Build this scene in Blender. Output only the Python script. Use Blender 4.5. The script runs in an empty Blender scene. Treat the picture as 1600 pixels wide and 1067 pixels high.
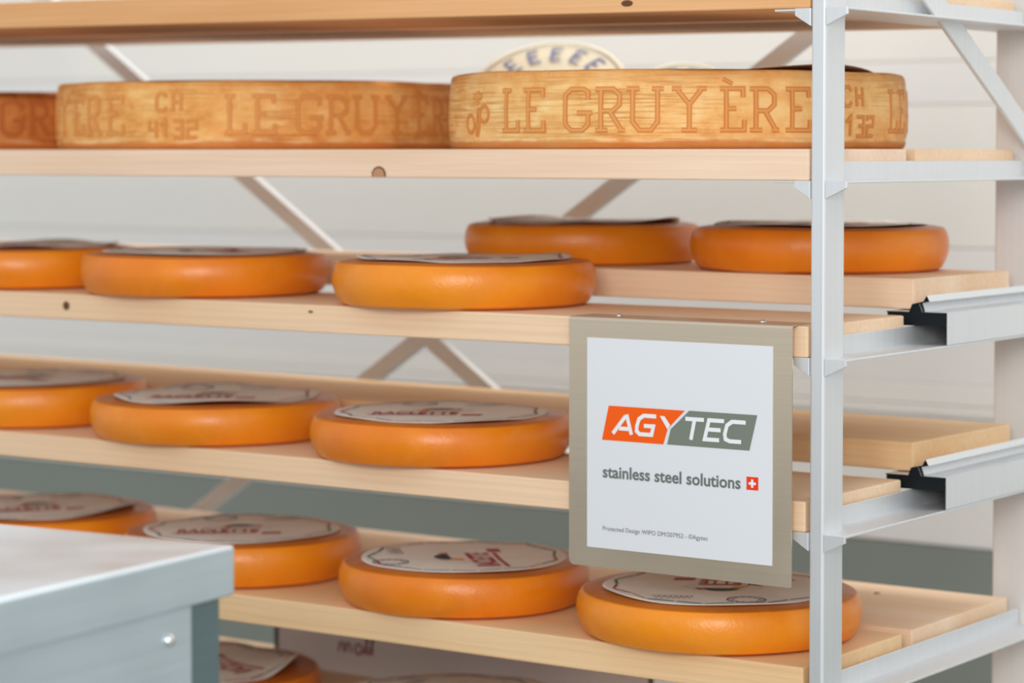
import bpy, bmesh, math, random
from mathutils import Vector, Matrix

# ------------------------------------------------------------------ camera, world, light, exposure
scene = bpy.context.scene
COL = scene.collection
rad = math.radians

F_PX, YAW, TANP = 4010.0, 35.0, 0.04
cam_d = bpy.data.cameras.new('camera')
cam = bpy.data.objects.new('camera', cam_d)
COL.objects.link(cam)
cam.location = (1.44078, -2.70528, 1.2)
cam.rotation_euler = (math.pi / 2 - math.atan(TANP), 0, rad(YAW))
cam_d.sensor_width = 36.0
cam_d.sensor_fit = 'HORIZONTAL'
cam_d.lens = F_PX * 36.0 / 1600.0
cam_d.shift_y = -((1067 / 2) - (239.0 + F_PX * TANP)) / 1600.0
cam_d.clip_start = 0.05
cam_d.dof.use_dof = True
cam_d.dof.focus_distance = 3.02
cam_d.dof.aperture_fstop = 3.5
cam_d.dof.aperture_blades = 9
scene.camera = cam

world = bpy.data.worlds.new('world')
scene.world = world
world.use_nodes = True
bg = world.node_tree.nodes['Background']
bg.inputs[0].default_value = (0.93, 0.97, 1.0, 1)
bg.inputs[1].default_value = 0.68

def area(name, loc, target, sx, sy, power, color):
    l = bpy.data.lights.new(name, 'AREA')
    l.shape = 'RECTANGLE'; l.size = sx; l.size_y = sy; l.energy = power; l.color = color
    o = bpy.data.objects.new(name, l); COL.objects.link(o)
    o.location = loc
    o.rotation_euler = (Vector(target) - Vector(loc)).to_track_quat('-Z', 'Y').to_euler()
    return o

area('window_light', (2.05, -4.3, 2.15), (-0.5, 0.1, 1.0), 2.0, 1.2, 98, (1.0, 0.97, 0.93))
area('ceiling_lamp_light', (-0.9, 1.25, 3.9), (-0.9, 1.15, 0.6), 5.5, 0.7, 76, (1.0, 0.98, 0.95))
scene.view_settings.view_transform = 'Standard'
scene.view_settings.look = 'None'
scene.view_settings.exposure = 0.20
scene.view_settings.gamma = 1.0
scene.view_settings.use_curve_mapping = False

# ------------------------------------------------------------------ materials
MATS = {}
def lin(r, g, b):
    def f(c):
        c /= 255.0
        return c / 12.92 if c <= 0.04045 else ((c + 0.055) / 1.055) ** 2.4
    return (f(r), f(g), f(b), 1.0)

class NT:
    def __init__(s, name):
        s.m = bpy.data.materials.new(name); s.m.use_nodes = True
        s.t = s.m.node_tree; s.n = s.t.nodes; s.b = s.n['Principled BSDF']
        MATS[name] = s.m
    def add(s, typ, **kw):
        n = s.n.new(typ)
        for k, v in kw.items():
            if k.startswith('i_'):
                key = k[2:]
                n.inputs[int(key) if key.isdigit() else key].default_value = v
            else:
                setattr(n, k, v)
        return n
    def l(s, a, b): s.t.links.new(a, b)
    def coords(s, scale=(1, 1, 1), loc=(0, 0, 0)):
        tc = s.add('ShaderNodeTexCoord'); mp = s.add('ShaderNodeMapping')
        mp.inputs['Scale'].default_value = scale; mp.inputs['Location'].default_value = loc
        s.l(tc.outputs['Object'], mp.inputs['Vector'])
        return mp.outputs['Vector']
    def noise(s, vec, scale, detail=3, rough=0.55, dist=0.0):
        n = s.add('ShaderNodeTexNoise'); s.l(vec, n.inputs['Vector'])
        n.inputs['Scale'].default_value = scale; n.inputs['Detail'].default_value = detail
        n.inputs['Roughness'].default_value = rough; n.inputs['Distortion'].default_value = dist
        return n.outputs['Fac']
    def ramp(s, fac, stops):
        r = s.add('ShaderNodeValToRGB'); s.l(fac, r.inputs['Fac'])
        e = r.color_ramp.elements
        while len(e) < len(stops): e.new(0.5)
        for q, (p, c) in zip(e, stops):
            q.position = p; q.color = c
        return r.outputs['Color']
    def mix(s, fac, a, b, mode='MIX'):
        m = s.add('ShaderNodeMix', data_type='RGBA', blend_type=mode)
        for i, v in ((0, fac), (6, a), (7, b)):
            if hasattr(v, 'is_linked') or hasattr(v, 'links'): s.l(v, m.inputs[i])
            else: m.inputs[i].default_value = v
        return m.outputs[2]
    def math(s, op, a, b=None, clamp=False):
        m = s.add('ShaderNodeMath', operation=op, use_clamp=clamp)
        for i, v in enumerate((a, b)):
            if v is None: continue
            if hasattr(v, 'links'): s.l(v, m.inputs[i])
            else: m.inputs[i].default_value = v
        return m.outputs[0]
    def bump(s, h, strength, dist=0.001):
        b = s.add('ShaderNodeBump'); b.inputs['Strength'].default_value = strength
        b.inputs['Distance'].default_value = dist
        s.l(h, b.inputs['Height']); s.l(b.outputs['Normal'], s.b.inputs['Normal'])
    def set(s, **kw):
        for k, v in kw.items():
            s.b.inputs[k.replace('_', ' ')].default_value = v
        return s

def plain(name, col, rough=0.5, metal=0.0, spec=0.3):
    t = NT(name); t.set(Base_Color=col, Roughness=rough, Metallic=metal)
    t.b.inputs['Specular IOR Level'].default_value = spec
    return t.m

def wood(name, light, dark, seed):
    t = NT(name)
    v = t.coords((0.55, 1.0, 1.0), (seed * 3.1, 0.31 + seed * 0.017, 0.17 + seed * 0.013))
    vd = t.coords((1.3, 9, 9), (seed, seed * 2, 0))
    d = t.noise(vd, 1.0, 2)
    w = t.add('ShaderNodeTexWave', wave_type='RINGS', rings_direction='X', wave_profile='SAW')
    t.l(v, w.inputs['Vector'])
    w.inputs['Scale'].default_value = 62; w.inputs['Distortion'].default_value = 3.2
    w.inputs['Detail'].default_value = 2; w.inputs['Detail Scale'].default_value = 0.25
    streak = t.noise(t.coords((2.2, 130, 130), (seed, 0, 0)), 1.0, 3, 0.6)
    fine = t.noise(t.coords((60, 500, 500)), 1.0, 2)
    base = t.ramp(d, [(0.3, dark), (0.68, light)])
    ring = t.math('MULTIPLY', w.outputs['Fac'], 0.15)
    c = t.mix(ring, base, tuple(x * 0.62 for x in dark[:3]) + (1,))
    k = t.ramp(streak, [(0.30, (0.93, 0.915, 0.90, 1)), (0.68, (1.03, 1.02, 1.01, 1))])
    c = t.mix(1.0, c, k, 'MULTIPLY')
    t.l(c, t.b.inputs['Base Color'])
    t.set(Roughness=0.62)
    t.b.inputs['Specular IOR Level'].default_value = 0.25
    t.bump(t.math('ADD', fine, streak), 0.25, 0.0006)
    return t.m

W_PINK = wood('pine_pinkish', lin(252, 226, 202), lin(240, 206, 176), 1.0)
W_ORANGE = wood('pine_orange', lin(240, 188, 136), lin(226, 166, 110), 2.0)
W_CREAM = wood('pine_cream', lin(251, 222, 190), lin(240, 204, 166), 3.0)
W_YELLOW = wood('pine_yellow', lin(246, 212, 168), lin(234, 192, 142), 4.0)
W_PALE = wood('pine_pale', lin(253, 228, 202), lin(242, 208, 172), 5.0)
KNOT_D = plain('knot_dark', lin(104, 66, 42), 0.7)
KNOT_L = plain('knot_light', lin(190, 140, 104), 0.7)
BACKW = plain('knot_hole', lin(40, 30, 25), 0.8)

def metal(name, col, rough, metallic, streak_scale=(3, 3, 220), amt=0.06):
    t = NT(name)
    s = t.noise(t.coords(streak_scale), 1.0, 3)
    c2 = tuple(min(1, x * (1 - amt * 2)) for x in col[:3]) + (1,)
    t.l(t.ramp(s, [(0.35, c2), (0.65, col)]), t.b.inputs['Base Color'])
    big = t.noise(t.coords((5, 5, 5)), 1.0, 2)
    r = t.ramp(big, [(0.3, (rough - 0.05,) * 3 + (1,)), (0.7, (rough + 0.07,) * 3 + (1,))])
    t.l(r, t.b.inputs['Roughness'])
    t.set(Metallic=metallic)
    return t.m

ALU = metal('anodised_aluminium', (0.78, 0.80, 0.82, 1), 0.42, 0.55, (200, 200, 2.5), 0.02)
ALU_G = metal('matt_aluminium', (0.74, 0.74, 0.735, 1), 0.55, 0.12, (200, 200, 2.5), 0.02)
BRACE = metal('brace_grey', (0.70, 0.70, 0.70, 1), 0.5, 0.45, (3, 3, 3), 0.02)
HAT_SHADE = plain('profile_inside_shade', (0.006, 0.010, 0.013, 1), 0.6, 0.0, 0.2)  # near-black colour paints in the shade inside the aluminium profiles
STEEL_SIGN = metal('brushed_steel_plate', lin(222, 206, 184), 0.40, 0.75, (2.5, 60, 520), 0.025)
STEEL_TAB = metal('stainless_table', lin(222, 236, 244), 0.3, 0.8, (3, 3, 120), 0.03)
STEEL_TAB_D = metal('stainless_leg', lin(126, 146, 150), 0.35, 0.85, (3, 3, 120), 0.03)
STEEL_SCREW = plain('steel_screw', (0.75, 0.75, 0.74, 1), 0.25, 1.0)

STICKER = plain('white_sticker', lin(226, 229, 234), 0.4)
ORANGE_P = plain('print_orange', lin(249, 96, 8), 0.4)
GRAY_P = plain('print_grey', lin(122, 131, 120), 0.4)
DGRAY_P = plain('print_dark_grey', lin(112, 116, 116), 0.45)
RED_P = plain('print_red', lin(243, 62, 24), 0.4)
WHITE_P = plain('print_white', lin(238, 240, 243), 0.4)
INK_RED = plain('ink_dark_red', lin(176, 40, 52), 0.6)
INK_NAVY = plain('ink_navy', lin(44, 62, 92), 0.6)
INK_GREEN = plain('ink_green', lin(52, 122, 84), 0.6)
INK_YEL = plain('ink_ochre', lin(224, 158, 60), 0.6)
INK_BLACK = plain('ink_black', lin(48, 44, 46), 0.6)
INK_GREY = plain('ink_grey', lin(132, 124, 122), 0.6)

def rind(name, seed, base=(243, 146, 24), deep=(232, 128, 12)):
    t = NT(name)
    v = t.coords((1, 1, 1), (seed * 5.3, seed * 2.1, seed))
    n = t.noise(v, 9.0, 4, 0.55, 0.3)
    c = t.ramp(n, [(0.34, lin(*deep)), (0.66, lin(*base))])
    scuff = t.noise(v, 26, 5, 0.62, 0.8)
    sc = t.ramp(scuff, [(0.60, (0, 0, 0, 1)), (0.76, (0.22, 0.22, 0.22, 1))])
    c = t.mix(sc, c, lin(240, 172, 104))
    t.l(c, t.b.inputs['Base Color'])
    rg = t.ramp(scuff, [(0.4, (0.31,) * 3 + (1,)), (0.75, (0.44,) * 3 + (1,))])
    t.l(rg, t.b.inputs['Roughness'])
    t.b.inputs['Specular IOR Level'].default_value = 0.5
    t.b.inputs['Subsurface Weight'].default_value = 0.0
    t.b.inputs['Subsurface Radius'].default_value = (0.02, 0.008, 0.003)
    t.b.inputs['Subsurface Scale'].default_value = 0.4
    f1 = t.noise(v, 330, 2); f2 = t.noise(v, 34, 4, 0.6, 0.5)
    t.bump(t.math('ADD', t.math('MULTIPLY', f1, 0.45), f2), 0.30, 0.0026)
    return t.m
RINDS = [rind('raclette_rind_a', 1), rind('raclette_rind_b', 2), rind('raclette_rind_c', 3, (242, 140, 24), (230, 122, 12))]
RIND_TOP = rind('raclette_rind_top', 7, (204, 112, 24), (184, 92, 14))  # darker rind copy: reflection of the dark board above put into the colour

def paper(name, col):
    t = NT(name)
    n = t.noise(t.coords((1, 1, 1)), 14, 4, 0.6)
    t.l(t.ramp(n, [(0.35, tuple(x * 0.90 for x in col[:3]) + (1,)), (0.7, col)]), t.b.inputs['Base Color'])
    t.set(Roughness=0.6)
    t.bump(t.noise(t.coords(), 22, 3), 0.3, 0.003)
    return t.m
PAPER = paper('label_paper', lin(240, 234, 226))
PAPER_Y = paper('film_yellowish', lin(238, 226, 196))
PAPER_B = paper('brown_paper', lin(170, 132, 96))

def gruyere(name, base, dark, pale, seed):
    t = NT(name)
    off = (seed * 1.7, seed, 0)
    # mottled warm crust with thin horizontal cloth marks
    n = t.noise(t.coords((1, 1, 1.4), off), 24, 6, 0.68, 0.2)
    c = t.ramp(n, [(0.25, lin(*dark)), (0.48, lin(*base)), (0.72, lin(*pale))])
    hs = t.noise(t.coords((11, 11, 420), off), 1.0, 3, 0.55)
    patch = t.noise(t.coords((1, 1, 1), off), 8, 2)
    h = t.ramp(hs, [(0.50, (0, 0, 0, 1)), (0.58, (1, 1, 1, 1))])
    pm = t.ramp(patch, [(0.36, (0, 0, 0, 1)), (0.58, (0.8, 0.8, 0.8, 1))])
    f = t.mix(1.0, h, pm, 'MULTIPLY')
    c = t.mix(f, c, tuple(q * 0.86 for q in lin(*dark)[:3]) + (1,))
    # orange-brown foot and rim bands with flaky pale line above the foot
    tc = t.add('ShaderNodeTexCoord'); sx = t.add('ShaderNodeSeparateXYZ')
    t.l(tc.outputs['Object'], sx.inputs[0])
    wob = t.noise(t.coords((9, 9, 9), off), 1.0, 4)
    z = t.math('ADD', sx.outputs['Z'], t.math('MULTIPLY', t.math('SUBTRACT', wob, 0.5), 0.012))
    foot = t.ramp(z, [(0.0095, (1, 1, 1, 1)), (0.0125, (0, 0, 0, 1))])
    c = t.mix(t.math('MULTIPLY', foot, 0.75), c, lin(198, 112, 44))
    line = t.ramp(z, [(0.0105, (0, 0, 0, 1)), (0.0125, (1, 1, 1, 1)), (0.0150, (0, 0, 0, 1))])
    brk = t.ramp(t.noise(t.coords((26, 26, 60), off), 1.0, 3), [(0.45, (0, 0, 0, 1)), (0.6, (0.75, 0.75, 0.75, 1))])
    c = t.mix(t.mix(1.0, line, brk, 'MULTIPLY'), c, lin(252, 226, 178))
    topb = t.ramp(z, [(0.083, (0, 0, 0, 1)), (0.090, (1, 1, 1, 1))])
    c = t.mix(t.math('MULTIPLY', topb, 0.35), c, lin(205, 124, 52))
    t.l(c, t.b.inputs['Base Color'])
    t.set(Roughness=0.6)
    t.b.inputs['Specular IOR Level'].default_value = 0.3
    t.bump(t.math('ADD', t.math('MULTIPLY', hs, 0.8), n), 0.55, 0.0015)
    return t.m
GRU = gruyere('gruyere_crust_golden', (243, 190, 118), (222, 150, 76), (250, 214, 152), 1)
GRU_B = gruyere('gruyere_crust_brown', (236, 172, 96), (212, 130, 58), (246, 202, 132), 2)
GRU_C = gruyere('gruyere_crust_dark', (206, 124, 58), (180, 92, 36), (222, 150, 80), 3)
LET_OUT = plain('letter_outline', lin(208, 130, 62), 0.65, 0, 0.3)
LET_IN = plain('letter_face', lin(226, 158, 88), 0.65, 0, 0.3)
LET_OUT_D = plain('letter_outline_dark', lin(172, 88, 36), 0.65, 0, 0.3)
LET_IN_D = plain('letter_face_dark', lin(196, 114, 56), 0.65, 0, 0.3)

def wallmat(name, col, amt=0.03):
    t = NT(name)
    n = t.noise(t.coords((0.6, 1, 5)), 2.0, 3)
    t.l(t.ramp(n, [(0.3, tuple(x * (1 - amt) for x in col[:3]) + (1,)), (0.7, col)]), t.b.inputs['Base Color'])
    t.set(Roughness=0.7)
    return t.m
WALL_W = wallmat('wall_white', lin(246, 243, 236))
WALL_W2 = wallmat('wall_white_cool', lin(244, 241, 237))
WALL_J = wallmat('wall_joint', lin(242, 238, 232))
WALL_G = wallmat('wall_grey', lin(140, 147, 139))
FLOOR_M = wallmat('floor_resin', lin(158, 160, 158))
CARTON_M = wallmat('carton_white', lin(244, 246, 250))

# ------------------------------------------------------------------ helpers
def obj(name, data, parent=None, loc=(0, 0, 0), rot=(0, 0, 0)):
    o = bpy.data.objects.new(name, data); COL.objects.link(o)
    o.location = loc; o.rotation_euler = rot
    if parent: o.parent = parent
    return o
def thing(name, label, cat, loc=(0, 0, 0), rotz=0.0, group=None):
    o = obj(name, None, None, loc, (0, 0, rotz))
    o.empty_display_size = 0.05
    return tag(o, label, cat, group)
def tag(o, label, cat, group=None):
    o['label'] = label; o['category'] = cat
    if group: o['group'] = group
    return o
def struct(o, label, cat):
    tag(o, label, cat); o['kind'] = 'structure'; return o
def mesh(name, verts, faces, mats, midx=None, smooth=False):
    me = bpy.data.meshes.new(name)
    me.from_pydata([tuple(v) for v in verts], [], faces)
    for m in (mats if isinstance(mats, (list, tuple)) else [mats]): me.materials.append(m)
    if midx: me.polygons.foreach_set('material_index', midx)
    if smooth: me.polygons.foreach_set('use_smooth', [True] * len(me.polygons))
    me.update()
    return me
def box_mesh(name, x0, x1, y0, y1, z0, z1, mat, bev=0.0, seg=2):
    bm = bmesh.new()
    r = bmesh.ops.create_cube(bm, size=1.0)
    for v in r['verts']:
        v.co = Vector(((x0 + x1) / 2 + v.co.x * (x1 - x0), (y0 + y1) / 2 + v.co.y * (y1 - y0), (z0 + z1) / 2 + v.co.z * (z1 - z0)))
    if bev: bmesh.ops.bevel(bm, geom=bm.edges[:], offset=bev, segments=seg, profile=0.5, affect='EDGES')
    me = bpy.data.meshes.new(name); bm.to_mesh(me); bm.free(); me.materials.append(mat)
    return me
def prism_mesh(name, pts, axis, a, b, mat, bev=0.0):
    """extrude a closed 2-D outline along an axis; pts are the other two coordinates in xyz order"""
    n = len(pts)
    def mk(p, t): return {'x': (t, p[0], p[1]), 'y': (p[0], t, p[1]), 'z': (p[0], p[1], t)}[axis]
    vs = [mk(p, a) for p in pts] + [mk(p, b) for p in pts]
    fs = [tuple(range(n)), tuple(range(2 * n - 1, n - 1, -1))] + [(i, i + n, (i + 1) % n + n, (i + 1) % n) for i in range(n)]
    me = mesh(name, vs, fs, mat)
    bm = bmesh.new(); bm.from_mesh(me); bmesh.ops.recalc_face_normals(bm, faces=bm.faces)
    if bev: bmesh.ops.bevel(bm, geom=bm.edges[:], offset=bev, segments=2, profile=0.5, affect='EDGES')
    bm.to_mesh(me); bm.free()
    return me
def lathe(name, prof, mats, n=96, midx=None, wob=None):
    vs, fs, mi = [], [], []
    for j, (r, z) in enumerate(prof):
        for i in range(n):
            a = 2 * math.pi * i / n
            k = wob(a, j) if wob else (0, 0)
            vs.append(((r + k[0]) * math.cos(a), (r + k[0]) * math.sin(a), z + k[1]))
    for j in range(len(prof) - 1):
        for i in range(n):
            fs.append((j * n + i, j * n + (i + 1) % n, (j + 1) * n + (i + 1) % n, (j + 1) * n + i))
            mi.append(midx[j] if midx else 0)
    fs.append(tuple(range(n - 1, -1, -1))); mi.append(mi[0])
    fs.append(tuple((len(prof) - 1) * n + i for i in range(n))); mi.append(mi[-2] if midx else 0)
    return mesh(name, vs, fs, mats, mi, True)

def ribbon(pts, w):
    """mitred outline strip of an open polyline: list of quads of 2-D points"""
    P = [Vector(p) for p in pts]; n = len(P); L, R = [], []
    for i in range(n):
        if i == 0: d = (P[1] - P[0]).normalized(); nn = Vector((-d.y, d.x)); s = 1; e = -d * 0
        elif i == n - 1: d = (P[-1] - P[-2]).normalized(); nn = Vector((-d.y, d.x)); s = 1
        else:
            d1 = (P[i] - P[i - 1]).normalized(); d2 = (P[i + 1] - P[i]).normalized()
            n1 = Vector((-d1.y, d1.x)); n2 = Vector((-d2.y, d2.x))
            nn = (n1 + n2)
            nn = nn.normalized() if nn.length > 1e-6 else n1
            s = min(2.2, 1 / max(0.3, nn.dot(n1)))
        L.append(P[i] + nn * s * w / 2); R.append(P[i] - nn * s * w / 2)
    return [(R[i], R[i + 1], L[i + 1], L[i]) for i in range(n - 1)]

def relief(layers, place):
    """layers: (quads, height, material index); place(u, v, h) -> 3-D point. Solid little slabs."""
    vs, fs, mi = [], [], []
    for polys, h, m in layers:
        for q in polys:
            k = len(q); b = len(vs)
            vs += [place(p[0], p[1], h) for p in q] + [place(p[0], p[1], -0.0015) for p in q]
            fs.append(tuple(b + i for i in range(k))); mi.append(m)
            for i in range(k):
                fs.append((b + i, b + k + i, b + k + (i + 1) % k, b + (i + 1) % k)); mi.append(m)
    return vs, fs, mi

def text_mesh_data(body, offset=0.0):
    """outline of the text as flat polygons, normalised to a unit-wide box"""
    cu = bpy.data.curves.new('text_tmp', 'FONT'); cu.body = body; cu.size = 1.0; cu.offset = offset
    cu.resolution_u = 3; cu.fill_mode = 'FRONT'
    o = bpy.data.objects.new('text_tmp', cu); COL.objects.link(o)
    bpy.context.view_layer.update()
    me = o.evaluated_get(bpy.context.evaluated_depsgraph_get()).to_mesh()
    vs = [v.co.copy() for v in me.vertices]; fs = [tuple(p.vertices) for p in me.polygons]
    o.evaluated_get(bpy.context.evaluated_depsgraph_get()).to_mesh_clear()
    bpy.data.objects.remove(o); bpy.data.curves.remove(cu)
    x0 = min(v.x for v in vs); x1 = max(v.x for v in vs)
    return [((v.x - x0) / (x1 - x0), v.y / (x1 - x0)) for v in vs], fs

# ------------------------------------------------------------------ setting: floor and back wall
fl = obj('floor', box_mesh('floor', -6, 4, -5, 2.2, -0.1, 0.0, FLOOR_M)); struct(fl, 'smooth grey resin floor under the rack', 'floor')
WY = 1.72
wall = obj('wall_back', box_mesh('wall_back', -6, 4, WY + 0.006, WY + 0.12, 0.0, 3.2, WALL_J)); struct(wall, 'white horizontally panelled wall behind the rack', 'wall')
rows = [(0.002, 0.456, WALL_G, 0.0), (0.459, 0.700, WALL_W2, 0.001), (0.703, 0.722, WALL_J, 0.004), (0.725, 0.762, WALL_W, 0.002), (0.764, 1.02, WALL_W2, 0.0),
        (1.022, 1.290, WALL_W, 0.0), (1.292, 1.372, WALL_W2, 0.0), (1.374, 1.70, WALL_W, 0.0), (1.702, 2.2, WALL_W, 0.0), (2.202, 3.19, WALL_W2, 0.0)]
for z0, z1, m, out in rows:
    obj('panel', box_mesh('panel', -5.99, 3.99, WY - out, WY + 0.006, z0, z1, m, 0.001, 1), wall)

# ------------------------------------------------------------------ rack frame (one welded thing)
ZF = {1: 1.372, 2: 1.167, 3: 0.9555, 4: 0.7455, 5: 0.5430, 6: 0.3330}     # top of the rail flanges
XL = -2.30                                                                    # outer face at the far end
rack = thing('cheese_rack', 'tall silver aluminium rack frame with open shelf levels, welded rails and diagonal braces', 'rack')
def post(x0, x1, y0, y1, m):
    obj('post', box_mesh('post', x0, x1, y0, y1, 0.0, 2.0, m, 0.0035, 3), rack)
post(-0.020, 0.0, 0.0, 0.05, ALU)
post(-0.064, 0.0, 0.62, 0.67, ALU_G)
post(XL, XL + 0.020, 0.0, 0.05, ALU)
post(XL, XL + 0.064, 0.62, 0.67, ALU_G)
def mx(x, left): return XL - x if left else x
for lv, zf in list(ZF.items()) + [(0, 1.580)]:
    for left in (False, True):
        z = zf + (0.020 if (lv == 1 and left) else 0.0)
        x_in, x_out = sorted((mx(-0.072, left), mx(0.0282, left))); w0, w1 = sorted((mx(-0.0228, left), mx(-0.0205, left)))
        bm = bmesh.new()
        for x0, x1, y0, y1, z0, z1 in ((x_in, x_out, 0.004, 0.66, z - 0.003, z), (w0, w1, 0.0505, 0.615, z - 0.001, z + 0.023)):
            q = bmesh.ops.create_cube(bm, size=1.0)
            for v in q['verts']: v.co = Vector(((x0 + x1) / 2 + v.co.x * (x1 - x0), (y0 + y1) / 2 + v.co.y * (y1 - y0), (z0 + z1) / 2 + v.co.z * (z1 - z0)))
        bmesh.ops.bevel(bm, geom=bm.edges[:], offset=0.0006, segments=1, affect='EDGES')
        me = bpy.data.meshes.new('cross_rail'); bm.to_mesh(me); bm.free(); me.materials.append(ALU)
        r = obj('cross_rail', me, rack)
        for a, b in ((0.0005, 0.0282), (-0.0415, -0.0205)):
            near, far = (a, b) if a > 0 else (b, a)
            g = [(mx(near, left), z), (mx(far, left), z), (mx(far, left), z - 0.0085), (mx(near, left), z - 0.0215)]
            obj('gusset', prism_mesh('gusset', g, 'y', -0.0010, 0.0036, ALU, 0.0005), r)
def brace(name, p, q, axis_n, width, depth, m):
    p, q = Vector(p), Vector(q); d = (q - p).normalized(); n = Vector(axis_n); s = d.cross(n).normalized()
    vs = []
    for e in (p, q):
        for a, b in ((-1, 0), (1, 0), (1, 1), (-1, 1)):
            vs.append(e + s * a * width / 2 + n * b * depth)
    fs = [(0, 1, 2, 3), (7, 6, 5, 4), (0, 4, 5, 1), (1, 5, 6, 2), (2, 6, 7, 3), (3, 7, 4, 0)]
    me = mesh(name, vs, fs, m); bm = bmesh.new(); bm.from_mesh(me); bmesh.ops.recalc_face_normals(bm, faces=bm.faces)
    bmesh.ops.bevel(bm, geom=bm.edges[:], offset=0.001, segments=1, affect='EDGES'); bm.to_mesh(me); bm.free()
    return obj(name, me, rack)
BC = (-1.105, 0.900); SL = 0.668
brace('diagonal_brace', (0.0, 0.673, BC[1] + 1.105 * SL), (XL, 0.673, BC[1] - 1.195 * SL), (0, 1, 0), 0.027, 0.018, BRACE)
brace('diagonal_brace', (XL, 0.672, BC[1] + 1.195 * SL), (0.0, 0.672, BC[1] - 1.105 * SL), (0, 1, 0), 0.027, 0.0165, BRACE)
for left in (False, True):
    xx = XL + 0.006 if left else -0.012
    brace('side_brace', (xx, 0.045, 1.546), (xx, 0.635, 1.208), (1, 0, 0), 0.034, 0.006, ALU)

# hollow aluminium profiles that lift the rear boards on two levels (loose pieces laid on the rails)
def hat(z, label, left=False):
    raw = [(-0.0565, 0.0415), (-0.0245, 0.0415), (-0.0205, 0.0515), (-0.0046, 0.0552), (0.0, 0.0630), (0.0042, 0.0552), (-0.0105, 0.0522), (-0.0060, 0.0415), (0.0285, 0.0415), (0.0285, 0.0005)]
    mid = [Vector(p) for p in raw]
    out, inn = [], []
    for i, p in enumerate(mid):
        a = (p - mid[i - 1]).normalized() if i else (mid[1] - p).normalized()
        b = (mid[i + 1] - p).normalized() if i < len(mid) - 1 else a
        n1 = Vector((-a.y, a.x)); n2 = Vector((-b.y, b.x)); n = (n1 + n2).normalized(); s = min(2.0, 1 / max(0.4, n.dot(n1)))
        out.append(p); inn.append(p - n * s * 0.0014)
    n = len(mid); ya, yb = 0.274, 0.618
    vs, fs, mi = [], [], []
    for y in (ya, yb):
        for arr in (out, inn):
            vs += [(mx(p.x, left), y, z + p.y) for p in arr]
    for i in range(n - 1):
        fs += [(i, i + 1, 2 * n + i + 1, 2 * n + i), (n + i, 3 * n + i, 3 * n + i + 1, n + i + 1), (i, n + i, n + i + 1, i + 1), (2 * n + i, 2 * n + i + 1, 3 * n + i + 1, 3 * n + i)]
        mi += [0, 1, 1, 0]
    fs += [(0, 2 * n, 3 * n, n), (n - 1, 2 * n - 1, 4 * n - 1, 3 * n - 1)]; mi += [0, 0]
    o = obj('support_profile', mesh('support_profile', vs, fs, [ALU, HAT_SHADE], mi))
    # added dark sheet across the opening stands in for shade inside the channel
    tag(o, label, 'metal profile', 'hollow profiles lifting the rear boards')
    shade_pts = [(-0.0560, 0.0400), (-0.0250, 0.0400), (-0.0205, 0.0500), (-0.0050, 0.0535), (0.0, 0.0605), (0.0020, 0.0552), (-0.0085, 0.0525), (-0.0042, 0.0400), (0.0270, 0.0400), (0.0270, 0.0238), (-0.0560, 0.0238)]
    pl = obj('shade_infill', prism_mesh('shade_infill', [(mx(x, left), z + zz) for x, zz in shade_pts], 'y', 0.2755, 0.2800, HAT_SHADE), o)
    pl['label'] = 'dark sheet standing in for the shade inside the hollow profile'
    return o
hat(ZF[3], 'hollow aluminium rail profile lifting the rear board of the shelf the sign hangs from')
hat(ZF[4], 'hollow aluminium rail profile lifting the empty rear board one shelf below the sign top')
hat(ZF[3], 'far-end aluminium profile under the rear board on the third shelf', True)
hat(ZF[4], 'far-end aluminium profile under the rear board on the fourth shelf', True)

# ------------------------------------------------------------------ shelf boards
def board(x0, x1, y0, y1, z0, z1, m, label, yaw=0.0, roll=0.0, seed=0):
    """board with its near end at x1; turned a little about its near front corner"""
    rnd = random.Random(seed)
    bm = bmesh.new(); n = 14
    L = x1 - x0
    rows = []
    for i in range(n + 1):
        x = -L * i / n; s = 0.0008 * math.sin(i * 1.3 + seed)
        rows.append([bm.verts.new((x, y + s, z)) for y, z in ((0, 0), (y1 - y0, 0), (y1 - y0, z1 - z0), (0, z1 - z0))])
    for a, b in zip(rows, rows[1:]):
        for k in range(4): bm.faces.new((a[k], a[(k + 1) % 4], b[(k + 1) % 4], b[k]))
    bm.faces.new(rows[0][::-1]); bm.faces.new(rows[-1])
    bmesh.ops.recalc_face_normals(bm, faces=bm.faces)
    sharp = [e for e in bm.edges if e.calc_face_angle(0) > 0.5]
    bmesh.ops.bevel(bm, geom=sharp, offset=0.0022, segments=2, profile=0.5, affect='EDGES')
    me = bpy.data.meshes.new('shelf_board'); bm.to_mesh(me); bm.free(); me.materials.append(m)
    o = obj('shelf_board', me, None, (x1, y0, z0), (0, roll, yaw))
    return tag(o, label, 'shelf board', 'pine shelf boards')
XE = -0.0232; XB = -2.268
TH = 0.038
top = {}
B = {}
B['1f'] = board(XB, XE, 0.002, 0.262, ZF[1], ZF[1] + 0.038, W_ORANGE, 'orange pine board of the topmost shelf, front row, edge cut off by the picture top', 0, rad(0.57), 1)
B['1b'] = board(XB, XE, 0.300, 0.590, ZF[1], ZF[1] + 0.036, W_CREAM, 'rear pine board of the topmost shelf, seen only from below', 0, rad(0.57), 2)
B['2f'] = board(XB, XE, 0.002, 0.262, ZF[2], ZF[2] + 0.038, W_PINK, 'pinkish pine board with a round knot, front row under the big lettered wheels', 0, 0, 3)
B['2b'] = board(XB, XE, 0.290, 0.590, ZF[2], ZF[2] + 0.038, W_CREAM, 'rear pine board under the big lettered wheels', 0, 0, 4)
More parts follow.
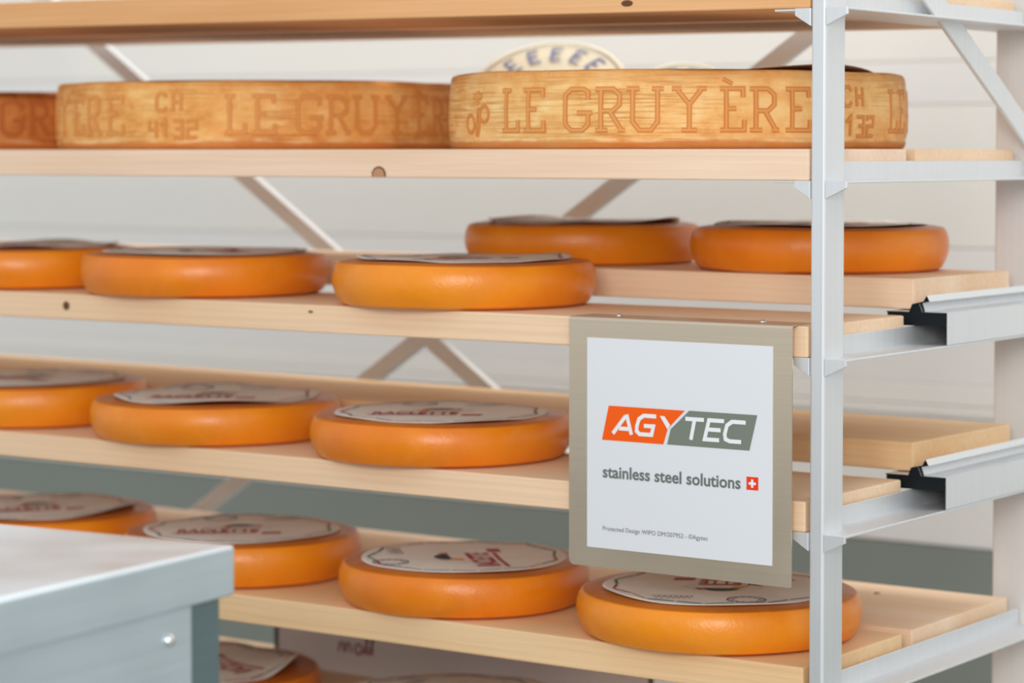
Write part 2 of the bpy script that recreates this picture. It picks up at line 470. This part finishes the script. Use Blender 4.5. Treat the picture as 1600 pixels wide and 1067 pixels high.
B['3f'] = board(XB, XE, 0.002, 0.258, ZF[3], ZF[3] + 0.0375, W_CREAM, 'front pine board that the metal sign is screwed onto', 0, 0, 5)
B['3b'] = board(-2.19, -0.0300, 0.298, 0.572, ZF[3] + 0.0430, ZF[3] + 0.0825, W_PALE, 'raised rear pine board carrying two orange wheels beside the front post', rad(-2.3), 0, 6)
B['4f'] = board(XB, -0.0265, 0.002, 0.258, ZF[4], ZF[4] + 0.037, W_CREAM, 'front pine board passing behind the middle of the metal sign', 0, 0, 7)
B['4b'] = board(-2.19, -0.0300, 0.298, 0.580, ZF[4] + 0.0430, ZF[4] + 0.0805, W_YELLOW, 'raised rear pine board, empty, to the right of the sign', rad(-2.0), 0, 8)
B['5f'] = board(XB, -0.0285, 0.002, 0.268, ZF[5], ZF[5] + 0.039, W_YELLOW, 'yellowish front pine board of the lowest fully visible shelf', 0, 0, 9)
B['5b'] = board(XB, -0.0300, 0.300, 0.598, ZF[5], ZF[5] + 0.039, W_PALE, 'pale rear pine board with a small dark hole on the lowest fully visible shelf', 0, 0, 10)
B['6f'] = board(XB, XE, 0.002, 0.262, ZF[6], ZF[6] + 0.038, W_CREAM, 'front pine board of the bottom shelf below the picture edge', 0, 0, 11)
B['6b'] = board(XB, XE, 0.290, 0.590, ZF[6], ZF[6] + 0.038, W_CREAM, 'rear pine board of the bottom shelf under the white carton', 0, 0, 12)
def knot(b, x, z, rx, rz, ring=True, m=KNOT_D):
    """flush knot let into the board's front face: a dark ring with a lighter core"""
    vs, fs, mi = [], [], []
    n = 24
    for k, s in ((0, 1.0), (1, 0.8), (2, 0.0)):
        if s == 0: vs.append((0, -0.0004, 0)); continue
        vs += [(rx * s * math.cos(2 * math.pi * i / n) * (1 + 0.1 * math.sin(3 * i)), -0.0003 * k, rz * s * math.sin(2 * math.pi * i / n)) for i in range(n)]
    vs = [(x_, y_ - 0.0004, max(z_, 0.0016 - z)) for x_, y_, z_ in vs]
    for i in range(n):
        j = (i + 1) % n
        fs += [(i, j, n + j, n + i), (n + i, n + j, 2 * n)]; mi += [0, 1 if ring else 0]
    obj('knot', mesh('knot', vs, fs, [m, KNOT_L], mi), b, (x - XE, 0, z))
knot(B['2f'], -0.672, 0.0040, 0.0118, 0.0112)
knot(B['3f'], -1.254, 0.0205, 0.0065, 0.0065, False)
knot(B['3f'], -0.790, 0.0280, 0.0055, 0.0022, False)
knot(B['1f'], -0.280, 0.0115, 0.0085, 0.0040, False)
h = obj('knot_hole', lathe('knot_hole', [(0.0045, 0.0), (0.0045, 0.0006), (0.003, 0.0008)], BACKW, 16), B['5b'], (-0.165, 0.225, 0.0388))

# ------------------------------------------------------------------ orange raclette wheels
def wave(seed, amp):
    r = random.Random(seed)
    terms = [(r.choice((2, 3, 4, 5)), r.uniform(0, 6.28), r.uniform(0.4, 1)) for _ in range(3)]
    def f(x, y):
        rr = math.hypot(x, y) / 0.149; a = math.atan2(y, x)
        w = sum(q * math.sin(k * a + p) for k, p, q in terms) / 2.4
        return 0.0008 + amp * (rr ** 4) * max(0.0, 0.35 + w)
    return f
TXT_RAC = text_mesh_data('RACLETTE', 0.03)
def flat_print(name, polys, f, m, parent, off=0.0005):
    vs, fs, mi = [], [], []
    ms = m if isinstance(m, list) else [m]
    for q in polys:
        q, k = q if isinstance(q, tuple) and isinstance(q[1], int) else (q, 0)
        b = len(vs); vs += [(p[0], p[1], f(p[0], p[1]) + off) for p in q]
        fs.append(tuple(range(b, b + len(q)))); mi.append(k)
    return obj(name, mesh(name, vs, fs, ms, mi), parent)

def raclette(x, y, z, R, h, label, rot=0.0, seed=0, prints=True, amp=0.004):
    t = thing('raclette_wheel', label, 'cheese wheel', (x, y, z), 0.0, 'orange raclette wheels')
    rnd = random.Random(seed * 7 + 3)
    k = R / 0.182
    prof = [(0.152, 0.0), (0.1645, 0.0009), (0.1718, 0.0045), (0.1772, 0.0135), (0.1808, 0.0235), (0.1820, 0.0330), (0.1814, 0.0420), (0.1792, 0.0500), (0.1768, 0.0548), (0.1752, 0.0568), (0.1732, 0.0577), (0.1640, 0.0592), (0.156, 0.0604), (0.10, 0.0607)]
    prof = [(r * k, zz * h / 0.0607) for r, zz in prof]
    ph = [rnd.uniform(0, 6.28) for _ in range(4)]
    def wob(a, j):
        s = 0.0011 * math.sin(2 * a + ph[0]) + 0.0007 * math.sin(5 * a + ph[1]) + 0.0004 * math.sin(11 * a + ph[2] + j * 0.2)
        return (s, 0.0 if j < 5 else 0.0006 * math.sin(3 * a + ph[3]))
    me = lathe('rind', prof, [RINDS[seed % 3], RIND_TOP], 128, [0] * 10 + [1] * 3, wob)
    me.set_sharp_from_angle(angle=rad(24))
    obj('rind', me, t)
    f = wave(seed + 40, amp)
    # paper label: a round sheet slightly rippled at its rim
    rl = 0.149 * k; n = 72; rings = [0.0, 0.3, 0.55, 0.75, 0.88, 0.96, 1.0]
    vs = [(0, 0, f(0, 0))]; fs = []
    for rr in rings[1:]:
        for i in range(n):
            a = 2 * math.pi * i / n; q = rl * rr * (1 + (0.006 * math.sin(7 * a + ph[0]) if rr == 1 else 0))
            px, py = q * math.cos(a), q * math.sin(a); vs.append((px, py, f(px, py)))
    for i in range(n): fs.append((0, 1 + i, 1 + (i + 1) % n))
    for j in range(len(rings) - 2):
        for i in range(n):
            b = 1 + j * n; fs.append((b + i, b + n + i, b + n + (i + 1) % n, b + (i + 1) % n))
    me = mesh('label', vs, fs, PAPER, None, True)
    lab = obj('label', me, t, (0, 0, h + 0.0004), (0, 0, rad(35) + rot))
    sol = lab.modifiers.new('thickness', 'SOLIDIFY'); sol.thickness = 0.0005; sol.offset = -1
    lab['label'] = 'white round paper label with red lettering'
    if prints:
        tv, tf = TXT_RAC
        pts = [(-0.094 + u * 0.118 + 0.118 * v * 0.15, -0.036 + v * 0.118 * 1.75) for u, v in tv]
        polys = [[pts[i] for i in q] for q in tf]
        polys += ribbon([(-0.100, -0.046), (-0.04, -0.0445), (0.022, -0.0455)], 0.0055)
        polys += [[(0.028, -0.058), (0.056, -0.058), (0.059, -0.040), (0.031, -0.040)]]
        flat_print('title_print', polys, f, INK_RED, lab)
        em = [([(-0.002 + 0.024 * math.cos(a), 0.020 + 0.022 * math.sin(a)) for a in [math.pi * i / 9 for i in range(10)]], 0),
              ([(-0.040, 0.004), (-0.026, 0.022), (-0.014, 0.020), (-0.020, 0.004)], 1), ([(0.014, 0.022), (0.026, 0.034), (0.032, 0.018)], 2)]
        em += [(q, 3) for q in ribbon([(-0.045 + 0.01 * math.cos(a) * 0 + 0.05 * (1 + math.cos(a)) - 0.01, 0.012 + 0.024 * math.sin(a)) for a in [2 * math.pi * i / 28 for i in range(29)]], 0.0008)]
        flat_print('emblem_print', em, f, [INK_BLACK, INK_YEL, INK_RED, INK_GREY], lab)
        zz = []; m = 22; cols = [0, 0, 3, 1, 1, 2, 0, 1, 4, 2, 0, 0, 1, 3, 1, 0, 2, 1, 1, 0, 4, 2]
        for i in range(m):
            a0, a1 = 2 * math.pi * i / m, 2 * math.pi * (i + 0.9) / m
            r0, r1 = (0.139, 0.131) if i % 2 else (0.131, 0.139)
            zz += [(q, cols[i]) for q in ribbon([(r0 * k * math.cos(a0), r0 * k * math.sin(a0)), (r1 * k * math.cos(a1), r1 * k * math.sin(a1))], 0.0036)]
        flat_print('border_print', zz, f, [INK_RED, INK_NAVY, INK_GREEN, INK_YEL, INK_GREY], lab)
        sl = []
        for rr, w in ((0.024, 0.0022), (0.0165, 0.001)):
            sl += ribbon([(-0.032 + rr * math.cos(a), 0.106 + rr * math.sin(a)) for a in [2 * math.pi * i / 30 for i in range(31)]], w)
        for i in range(14):
            a = 2 * math.pi * i / 14; c_, s_ = math.cos(a), math.sin(a)
            sl += ribbon([(-0.032 + 0.0185 * c_, 0.106 + 0.0185 * s_), (-0.032 + 0.022 * c_, 0.106 + 0.022 * s_)], 0.0022)
        flat_print('seal_print', sl, f, INK_NAVY, lab)
        cr = []
        for i in range(7):
            cr += ribbon([(0.035 + i * 0.007, 0.082), (0.0385 + i * 0.007, 0.099), (0.042 + i * 0.007, 0.082)], 0.0014)
        cr += ribbon([(0.033, 0.080), (0.087, 0.080)], 0.0014)
        flat_print('crest_print', cr, f, INK_GREY, lab)
    return t

Z3, Z3B, Z4, Z5 = ZF[3] + 0.0375, ZF[3] + 0.0825, ZF[4] + 0.037, ZF[5] + 0.039
Z6 = ZF[6] + 0.038
P = math.pi
raclette(-1.505, 0.158, Z3, 0.184, 0.062, 'orange wheel cut by the left picture edge on the shelf under the lettered wheels', 0.2, 1)
raclette(-1.114, 0.150, Z3, 0.1845, 0.061, 'orange wheel second from the left on the shelf under the lettered wheels', 1.9, 2, True, 0.003)
raclette(-0.632, 0.140, Z3, 0.1815, 0.062, 'orange wheel standing on the front board just left of the sign top', 0.6, 3)
raclette(-0.664, 0.486, Z3B, 0.175, 0.060, 'orange wheel with curled label on the raised rear board, farther from the post', 2.4, 4, True, 0.007)
raclette(-0.259, 0.470, Z3B, 0.1805, 0.062, 'orange wheel on the raised rear board, crossed by the front post', 1.2, 5)
raclette(-1.492, 0.160, Z4, 0.184, 0.064, 'orange wheel cut by the left picture edge, level with the middle of the sign', -0.3, 6, True, 0.003)
raclette(-1.093, 0.150, Z4, 0.1845, 0.058, 'orange wheel in the middle of its row, level with the sign, lettering on label', 0.08, 7, True, 0.006)
raclette(-0.672, 0.140, Z4, 0.181, 0.0585, 'orange wheel touching the left edge of the sign, red-lettered label fully visible', 0.0, 8, True, 0.002)
raclette(-1.470, 0.160, Z5, 0.181, 0.062, 'orange wheel half hidden behind the far edge of the steel table', 0.4, 9, True, 0.008)
raclette(-1.052, 0.158, Z5, 0.177, 0.062, 'orange wheel behind the corner of the steel table, on the lowest full shelf', 0.1, 10, True, 0.003)
raclette(-0.640, 0.150, Z5, 0.1735, 0.059, 'orange wheel on the lowest full shelf just left of the sign bottom', 1.75, 11, True, 0.003)
raclette(-0.230, 0.147, Z5, 0.183, 0.0585, 'largest looking orange wheel, directly below the sign beside the front post', P - 0.06, 12, True, 0.002)
raclette(-1.136, 0.166, Z6, 0.180, 0.060, 'shaded orange wheel on the bottom shelf beside the steel table leg', 2.2, 13, True, 0.016)
raclette(-0.700, 0.195, Z6, 0.180, 0.060, 'shaded orange wheel on the bottom shelf, only its label rim in view', 1.1, 14, True, 0.010)

# ------------------------------------------------------------------ big lettered gruyere wheels
GLY = {
 'L': [[(0.22, 0), (0.22, 1)], [(0.0, 0), (0.86, 0), (0.86, 0.26)], [(0.0, 1), (0.46, 1)]],
 'E': [[(0.24, 0), (0.24, 1)], [(0.0, 0), (0.95, 0), (0.95, 0.25)], [(0.0, 1), (0.90, 1), (0.90, 0.80)], [(0.24, 0.52), (0.62, 0.52)]],
 'G': [[(0.88, 0.74), (0.88, 0.93), (0.72, 1.0), (0.28, 1.0), (0.08, 0.86), (0.08, 0.14), (0.28, 0.0), (0.68, 0.0), (0.88, 0.14), (0.88, 0.42)], [(0.50, 0.42), (1.02, 0.42)]],
 'R': [[(0.2, 0), (0.2, 1)], [(0.0, 0), (0.42, 0)], [(0.0, 1), (0.62, 1), (0.84, 0.86), (0.84, 0.62), (0.62, 0.47), (0.2, 0.47)], [(0.50, 0.47), (0.90, 0)], [(0.78, 0), (1.02, 0)]],
 'U': [[(0.16, 1), (0.16, 0.2), (0.34, 0), (0.66, 0), (0.84, 0.2), (0.84, 1)], [(0.0, 1), (0.34, 1)], [(0.68, 1), (1.0, 1)]],
 'Y': [[(0.13, 1), (0.5, 0.62), (0.87, 1)], [(0.5, 0.62), (0.5, 0)], [(0.28, 0), (0.72, 0)], [(0.0, 1), (0.28, 1)], [(0.72, 1), (1.0, 1)]],
 'C': [[(0.9, 0.78), (0.7, 1), (0.3, 1), (0.1, 0.8), (0.1, 0.2), (0.3, 0), (0.7, 0), (0.9, 0.22)]],
 'H': [[(0.15, 0), (0.15, 1)], [(0.85, 0), (0.85, 1)], [(0.15, 0.5), (0.85, 0.5)]],
 '4': [[(0.15, 1), (0.1, 0.45), (1.0, 0.45)], [(0.78, 1), (0.78, 0)]],
 '1': [[(0.1, 0.72), (0.62, 1), (0.62, 0)]],
 '3': [[(0.1, 1), (0.88, 1), (0.88, 0), (0.1, 0)], [(0.3, 0.52), (0.88, 0.52)]],
 '2': [[(0.12, 0.80), (0.12, 1), (0.88, 1), (0.88, 0.52), (0.12, 0.52), (0.12, 0), (0.9, 0)]],
 '`': [[(0.0, 1), (1.0, 0)]],
}
WORD = [('L', 0.0, 6.2), ('E', 7.1, 13.5), ('G', 18.6, 25.9), ('R', 26.8, 33.8), ('U', 34.4, 42.9), ('Y', 44.8, 52.8), ('E', 55.9, 61.9), ('R', 63.0, 70.1), ('E', 72.0, 78.8)]
PER = 108.3
def gruyere_wheel(x, y, z, R, H, mat, starts, codes, label, symbol=None, lets=(LET_OUT, LET_IN), arc=(-135, 45), wide_paper=0.0):
    t = thing('gruyere_wheel', label, 'cheese wheel', (x, y, z), 0, 'big lettered gruyere wheels')
    def rim(zz):
        u = (zz - 0.045) / 0.055
        return R - 0.0045 * u * u
    prof = [(R - 0.012, 0.0), (R - 0.0055, 0.0008), (R - 0.0030, 0.004), (rim(0.010), 0.0095), (rim(0.0125) - 0.0012, 0.0122)]
    prof += [(rim(zz), zz) for zz in (0.016, 0.03, 0.045, 0.06, 0.075, 0.088)]
    prof += [(rim(H - 0.005), H - 0.005), (rim(H) - 0.0015, H - 0.0015), (R - 0.012, H), (R - 0.06, H)]
    rnd = random.Random(int(abs(x) * 100)); ph = [rnd.uniform(0, 6.28) for _ in range(4)]
    def wob(a, j):
        return (0.0, (0.0008 * math.sin(2 * a + ph[1]) + 0.0005 * math.sin(9 * a + ph[2])) if j > 10 else 0.0)
    obj('rind', lathe('rind', prof, mat, 288, None, wob), t)
    def glyph(ch, a0, a1, z0, z1, sw, name='rim_letter', strokes=None):
        w = rad(a1 - a0) * R; hgt = z1 - z0
        def place(u, v, hh):
            a = rad(a0) + u / R; rr = rim(z0 + v) + 0.0006 + hh
            return (rr * math.cos(a), rr * math.sin(a), z0 + v)
        st = [[(px * w, sw / 2 + py * (hgt - sw)) for px, py in s] for s in (strokes or GLY[ch])]
        o1, o2 = [], []
        for s in st:
            fine = [s[0]]                                   # short pieces so the strokes follow the round rim
            for a_, b_ in zip(s, s[1:]):
                m = max(1, int(math.hypot(b_[0] - a_[0], b_[1] - a_[1]) / 0.004))
                fine += [(a_[0] + (b_[0] - a_[0]) * i / m, a_[1] + (b_[1] - a_[1]) * i / m) for i in range(1, m + 1)]
            s = fine
            o1 += ribbon(s, sw + 0.0016); o2 += ribbon(s, sw - 0.0016)
        vs, fs, mi = relief([(o1, 0.0003, 0), (o2, 0.0006, 1)], place)
        obj(name, mesh(name, vs, fs, list(lets), mi), t)
    for s in starts:
        for ch, a, b in WORD:
            if arc[0] < s + a < arc[1]: glyph(ch, s + a, s + b, 0.0215, 0.0780, 0.0046)
        if arc[0] < s + 57 < arc[1]: glyph('`', s + 56.6, s + 58.8, 0.0800, 0.0900, 0.0036, 'rim_accent')
    for s in codes:
        glyph('C', s, s + 3.7, 0.0535, 0.0815, 0.0034); glyph('H', s + 4.7, s + 8.0, 0.0535, 0.0815, 0.0034)
        for ch, a, b in (('4', -2.2, 0.9), ('1', 1.2, 4.0), ('3', 4.9, 8.2), ('2', 8.9, 12.2)):
            glyph(ch, s + a, s + b, 0.0155, 0.0430, 0.0032, 'rim_digit')
    if symbol is not None:
        c = symbol
        glyph('', c - 2.6, c + 2.6, 0.0560, 0.0800, 0.0072, 'rim_cross', [[(0.5, 0), (0.5, 1)], [(0.12, 0.58), (0.88, 0.58)]])
        loop = [(0.5 + 0.5 * math.cos(q), 0.5 + 0.5 * math.sin(q)) for q in [2 * P * i / 14 for i in range(15)]]
        s1 = [(0.62 + px * 0.36, 0.45 + py * 0.5) for px, py in loop]
        s2 = [(0.02 + px * 0.36, 0.12 + py * 0.56) for px, py in loop]
        glyph('', c - 5.6, c + 5.4, 0.0150, 0.0600, 0.0032, 'rim_emblem', [s1, s2, [(0.56, 0.9), (0.44, 0.0)], [(0.66, 0.92), (0.60, 0.3), (0.52, 0.0)]])
    def f(px, py):
        rr = math.hypot(px, py) / 0.149; a = math.atan2(py, px)
        lift = max(0.0, math.sin(a * 3.0 + 2.1)) * max(0.0, math.cos(a + 0.2)) ** 2
        return 0.0003 + (0.0085 if wide_paper else 0.001) * lift * rr ** 6
    n = 72; vs = [(0, 0, 0.001)]; fs = []
    rp = 0.272
    for rr in (0.5, 0.8, 0.94, 1.0):
        for i in range(n):
            a = 2 * P * i / n
            px, py = rp * rr * math.cos(a), rp * rr * math.sin(a); vs.append((px, py, 0.0002 + f(px * 0.149 / rp, py * 0.149 / rp)))
    for i in range(n): fs.append((0, 1 + i, 1 + (i + 1) % n))
    for j in range(3):
        for i in range(n):
            b = 1 + j * n; fs.append((b + i, b + n + i, b + n + (i + 1) % n, b + (i + 1) % n))
    pl = obj('paper_label', mesh('paper_label', vs, fs, PAPER_B, None, True), t, (0, 0, H + 0.0008))
    pl['label'] = 'brown paper label on the top face'
    sol = pl.modifiers.new('thickness', 'SOLIDIFY'); sol.thickness = 0.0006; sol.offset = -1
    return t
Z2 = ZF[2] + 0.038
gruyere_wheel(-0.401, 0.320, Z2, 0.3136, 0.1005, GRU, [-104.6, 3.7], [-16.3], 'big golden wheel, complete embossed lettering on its rim, crossed by the front post', -115.2, wide_paper=1.0)
gruyere_wheel(-1.150, 0.320, Z2, 0.3120, 0.0985, GRU_B, [-59.0 - PER, -59.0], [-78.3], 'big wheel second from the left on the lettered shelf, partly behind the golden one')
gruyere_wheel(-1.800, 0.320, Z2, 0.3120, 0.0905, GRU_C, [-52.3 - PER, -52.3], [], 'big brownish wheel cut by the left picture edge on the lettered shelf', None, (LET_OUT_D, LET_IN_D))

# pale round films with blue print, propped behind the golden wheel
def film(loc, tilt, r, label, seed, n_l=16, yaw=rad(20)):
    t = thing('round_film', label, 'film disc', loc, yaw, 'pale round films with blue print')
    n = 64; vs = [(0, 0, 0)]; fs = []
    for rr in (0.5, 0.8, 0.96, 1.0):
        for i in range(n):
            a = 2 * P * i / n
            vs.append((r * rr * math.cos(a), r * rr * math.sin(a), 0.0015 * rr * math.sin(3 * a + seed)))
    for i in range(n): fs.append((0, 1 + i, 1 + (i + 1) % n))
    for j in range(3):
        for i in range(n):
            b = 1 + j * n; fs.append((b + i, b + n + i, b + n + (i + 1) % n, b + (i + 1) % n))
    sh = obj('sheet', mesh('sheet', vs, fs, PAPER_Y, None, True), t, (0, r * math.cos(tilt), r * math.sin(tilt)), (tilt, 0, 0))
    sol = sh.modifiers.new('thickness', 'SOLIDIFY'); sol.thickness = 0.0012; sol.offset = -1
    polys = []
    for i in range(n_l):
        a = 2 * P * i / n_l; c_, s_ = math.cos(a), math.sin(a)
        for st in ([(0.1, 0), (0.1, 1)], [(0.1, 0), (0.9, 0)], [(0.1, 0.5), (0.75, 0.5)], [(0.1, 1), (0.9, 1)]):
            q = []
            for px, py in st:
                u = (px - 0.5) * 0.020; v = r * 0.62 + py * r * 0.22
                q.append((u * s_ + v * c_, -u * c_ + v * s_))
            polys += ribbon(q, 0.0042)
    ringp = ribbon([(r * 0.93 * math.cos(2 * P * i / 48), r * 0.93 * math.sin(2 * P * i / 48)) for i in range(49)], 0.0022)
    vs = [(p[0], p[1], 0.0022) for q in polys + ringp for p in q]
    fs = [tuple(range(4 * i, 4 * i + 4)) for i in range(len(polys) + len(ringp))]
    obj('blue_print', mesh('blue_print', vs, fs, [plain('ink_blue', lin(118, 128, 176), 0.6), INK_GREY], [0] * len(polys) + [1] * len(ringp)), sh)
    return t
film((-0.765, 0.495, Z2 + 0.001), rad(42), 0.128, 'pale yellow round film with blue print, highest of those propped behind the golden wheel', 0.3)
film((-0.600, 0.572, Z2 + 0.001), rad(42), 0.100, 'smaller pale round film leaning back behind the golden wheel', 1.3, 14, rad(10))

# ------------------------------------------------------------------ hanging metal sign
SY = -0.012
sign = thing('hanging_sign', 'brushed steel sign plate with white panel hung over the front shelf board', 'sign', (-0.197, SY, 0.680))
sx0, sx1, sz0, sz1 = -0.3568, -0.0370, 0.6795, 0.9945
def S(x, z): return (x + 0.197, 0, z - 0.680)
def sign_plate():
    r = 0.008; th = 0.0016; pts = []
    def corner(cx, cz, a0):
        return [(cx + r * math.cos(rad(a0 + 15 * i)), cz + r * math.sin(rad(a0 + 15 * i))) for i in range(7)]
    b = 0.004
    pts = corner(sx0 + r, sz0 + r, 180) + [(sx1 - 0.002, sz0), (sx1, sz0 + 0.002), (sx1, sz1 - b), (sx0, sz1 - b)]
    bm = bmesh.new()
    f = bm.faces.new([bm.verts.new(S(x, z)) for x, z in pts])
    # folded top: quarter bend, then the flange lying on the board
    prev = [bm.verts.new(S(sx0, sz1 - b)), bm.verts.new(S(sx1, sz1 - b))]
    for i in range(1, 6):
        a = rad(18 * i); cur = []
        for x in (sx0, sx1):
            v = S(x, sz1 - b + b * math.sin(a)); cur.append(bm.verts.new((v[0], b - b * math.cos(a), v[2])))
        bm.faces.new((prev[0], prev[1], cur[1], cur[0])); prev = cur
    cur = [bm.verts.new((prev[0].co.x, 0.058, prev[0].co.z)), bm.verts.new((prev[1].co.x, 0.058, prev[1].co.z))]
    bm.faces.new((prev[0], prev[1], cur[1], cur[0]))
    bmesh.ops.remove_doubles(bm, verts=bm.verts, dist=0.0003)
    bmesh.ops.recalc_face_normals(bm, faces=bm.faces)
    me = bpy.data.meshes.new('plate'); bm.to_mesh(me); bm.free(); me.materials.append(STEEL_SIGN)
    o = obj('plate', me, sign)
    m = o.modifiers.new('thickness', 'SOLIDIFY'); m.thickness = th; m.offset = -1
    return o
plate = sign_plate()
def flat(name, pts, depth, m, parent=sign):
    """thin printed shape on the sign face, outline in sign x,z; pts: list of polygons"""
    vs, fs = [], []
    for q in pts:
        b = len(vs); dd = depth + 0.00001 * len(fs) * (len(pts) < 40); vs += [(S(x, z)[0], -dd, S(x, z)[2]) for x, z in q]; fs.append(tuple(range(b, b + len(q))))
    me = mesh(name, vs, fs, m)
    bm = bmesh.new(); bm.from_mesh(me)
    for f_ in bm.faces:
        f_.normal_update()
        if f_.normal.y > 0: f_.normal_flip()
    bm.to_mesh(me); bm.free()
    return obj(name, me, parent)
obj('white_panel', box_mesh('white_panel', *[S(-0.3290, 0)[0], S(-0.0630, 0)[0]], -0.0008, 0.0004, S(0, 0.7040)[2], S(0, 0.9685)[2], STICKER), sign)['label'] = 'white printed panel on the steel plate'
lo = flat('logo_orange_field', [[(-0.2965, 0.8842), (-0.1855, 0.8842), (-0.2100, 0.8604), (-0.2163, 0.8407), (-0.3066, 0.8407)]], 0.0012, ORANGE_P)
lg = flat('logo_grey_field', [[(-0.1792, 0.8845), (-0.0838, 0.8845), (-0.0945, 0.8410), (-0.2108, 0.8410), (-0.2057, 0.8602)]], 0.0012, GRAY_P)
SWD = 0.0050
def logo_letter(strokes, parent, polys=None, name='logo_letter'):
    q = []
    for s in strokes: q += ribbon(s, SWD)
    flat(name, q + (polys or []), 0.0016, WHITE_P, parent)
logo_letter([[(-0.2900, 0.8497), (-0.2722, 0.8712), (-0.2690, 0.8722), (-0.2626, 0.8497)], [(-0.2810, 0.8566), (-0.2656, 0.8566)]], lo)
logo_letter([[(-0.2265, 0.8746), (-0.2445, 0.8746), (-0.2515, 0.8700), (-0.2546, 0.8610), (-0.2550, 0.8548), (-0.2505, 0.8513), (-0.2331, 0.8513), (-0.2304, 0.8620), (-0.2444, 0.8620)]], lo)
logo_letter([], lo, [[(-0.2212, 0.8757), (-0.2144, 0.8757), (-0.2062, 0.8652), (-0.2100, 0.8596)]])
logo_letter([[(-0.1845, 0.8744), (-0.1580, 0.8744)], [(-0.1712, 0.8744), (-0.1765, 0.8490)]], lg)
logo_letter([[(-0.1296, 0.8746), (-0.1509, 0.8746), (-0.1570, 0.8509), (-0.1365, 0.8509)], [(-0.1530, 0.8632), (-0.1344, 0.8632)]], lg)
logo_letter([[(-0.0995, 0.8746), (-0.1185, 0.8746), (-0.1255, 0.8697), (-0.1286, 0.8590), (-0.1276, 0.8528), (-0.1216, 0.8507), (-0.1057, 0.8507)]], lg)
def sign_text(name, body, x0, x1, zb, m, offset, vs_=1.0):
    v, f = text_mesh_data(body, offset); w = x1 - x0
    flat(name, [[(x0 + v[i][0] * w, zb + v[i][1] * w * vs_) for i in q] for q in f], 0.0013, m)
sign_text('slogan_text', 'stainless steel solutions', -0.3053, -0.1065, 0.7938, DGRAY_P, 0.022, 1.0)
sign_text('small_print', 'Protected Design WIPO DM/207952 - \u00a9Agytec', -0.3050, -0.1522, 0.7268, DGRAY_P, 0.0, 1.0)
fg = flat('flag_square', [[(-0.0983, 0.7935), (-0.0821, 0.7935), (-0.0821, 0.8094), (-0.0983, 0.8094)]], 0.0012, RED_P)
cx, cz = -0.0902, 0.80145
a_, b_ = 0.0016, 0.0050
flat('flag_cross', [[(cx + p, cz + q) for p, q in ((-a_, b_), (a_, b_), (a_, a_), (b_, a_), (b_, -a_), (a_, -a_), (a_, -b_), (-a_, -b_), (-a_, -a_), (-b_, -a_), (-b_, a_), (-a_, a_))]], 0.0016, WHITE_P, fg)
for x in (-0.301, -0.094):
    obj('screw', lathe('screw', [(0.0042, 0), (0.0042, 0.001), (0.0030, 0.0026), (0.0012, 0.0031)], STEEL_SCREW, 20), sign, (x + 0.197, 0.030, sz1 - 0.680))

# ------------------------------------------------------------------ white carton on the bottom shelf
ct = thing('white_carton', 'white carton with dark red script on the bottom shelf behind the wheels', 'carton', (-0.888, 0.52, Z6))
obj('carton_body', box_mesh('carton_body', -0.357, 0.357, -0.055, 0.055, 0.0, 0.150, CARTON_M, 0.002, 1), ct)
for x in (-0.3575, 0.3575):
    obj('corner_tape', box_mesh('corner_tape', x - 0.004, x + 0.004, -0.0562, -0.0545, 0.0, 0.150, DGRAY_P), ct)
scr = []
def cursive(pts): scr.extend(ribbon(pts, 0.0032))
X0 = 0.072
for i in range(2): cursive([(X0 + i * 0.013, 0.036), (X0 + 0.003 + i * 0.013, 0.050), (X0 + 0.009 + i * 0.013, 0.050), (X0 + 0.012 + i * 0.013, 0.036)])
cursive([(X0 + 0.040 + 0.007 * math.cos(a), 0.043 + 0.008 * math.sin(a)) for a in [2 * P * i / 12 for i in range(13)]])
for i in range(2): cursive([(X0 + 0.050 + i * 0.011, 0.036), (X0 + 0.060 + i * 0.011, 0.062), (X0 + 0.062 + i * 0.011, 0.078), (X0 + 0.056 + i * 0.011, 0.060), (X0 + 0.057 + i * 0.011, 0.036)])
vs = [(p[0] - 0.30, -0.0556, p[1]) for q in scr for p in q]
obj('script_print', mesh('script_print', vs, [tuple(range(4 * i, 4 * i + 4)) for i in range(len(scr))], plain('ink_wine', lin(158, 44, 58), 0.6)), ct)

# ------------------------------------------------------------------ steel table in the left foreground
tb = thing('steel_table', 'stainless steel worktable with deep edge in the left foreground', 'table', (-0.174, -0.860, 0.0), rad(6.0))
ZT = 0.8262
obj('table_top', box_mesh('table_top', -1.0, 0.0, -1.15, 0.0, ZT - 0.0485, ZT, STEEL_TAB, 0.0035, 3), tb)
obj('side_panel', box_mesh('side_panel', -0.06, -0.006, -1.10, -0.062, 0.12, ZT - 0.0485, STEEL_TAB, 0.001, 1), tb)
for lx in (-0.062, -0.985):
    for ly in (-0.060, -1.14):
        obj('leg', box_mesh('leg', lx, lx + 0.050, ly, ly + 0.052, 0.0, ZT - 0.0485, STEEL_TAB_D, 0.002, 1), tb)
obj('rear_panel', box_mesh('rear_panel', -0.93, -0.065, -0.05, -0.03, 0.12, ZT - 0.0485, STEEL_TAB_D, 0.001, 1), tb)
rv = obj('rivet', lathe('rivet', [(0.0060, 0), (0.0060, 0.002), (0.0045, 0.0045), (0.0020, 0.0055)], STEEL_SCREW, 20), tb, (-0.0062, -0.098, 0.7500), (0, P / 2, 0))
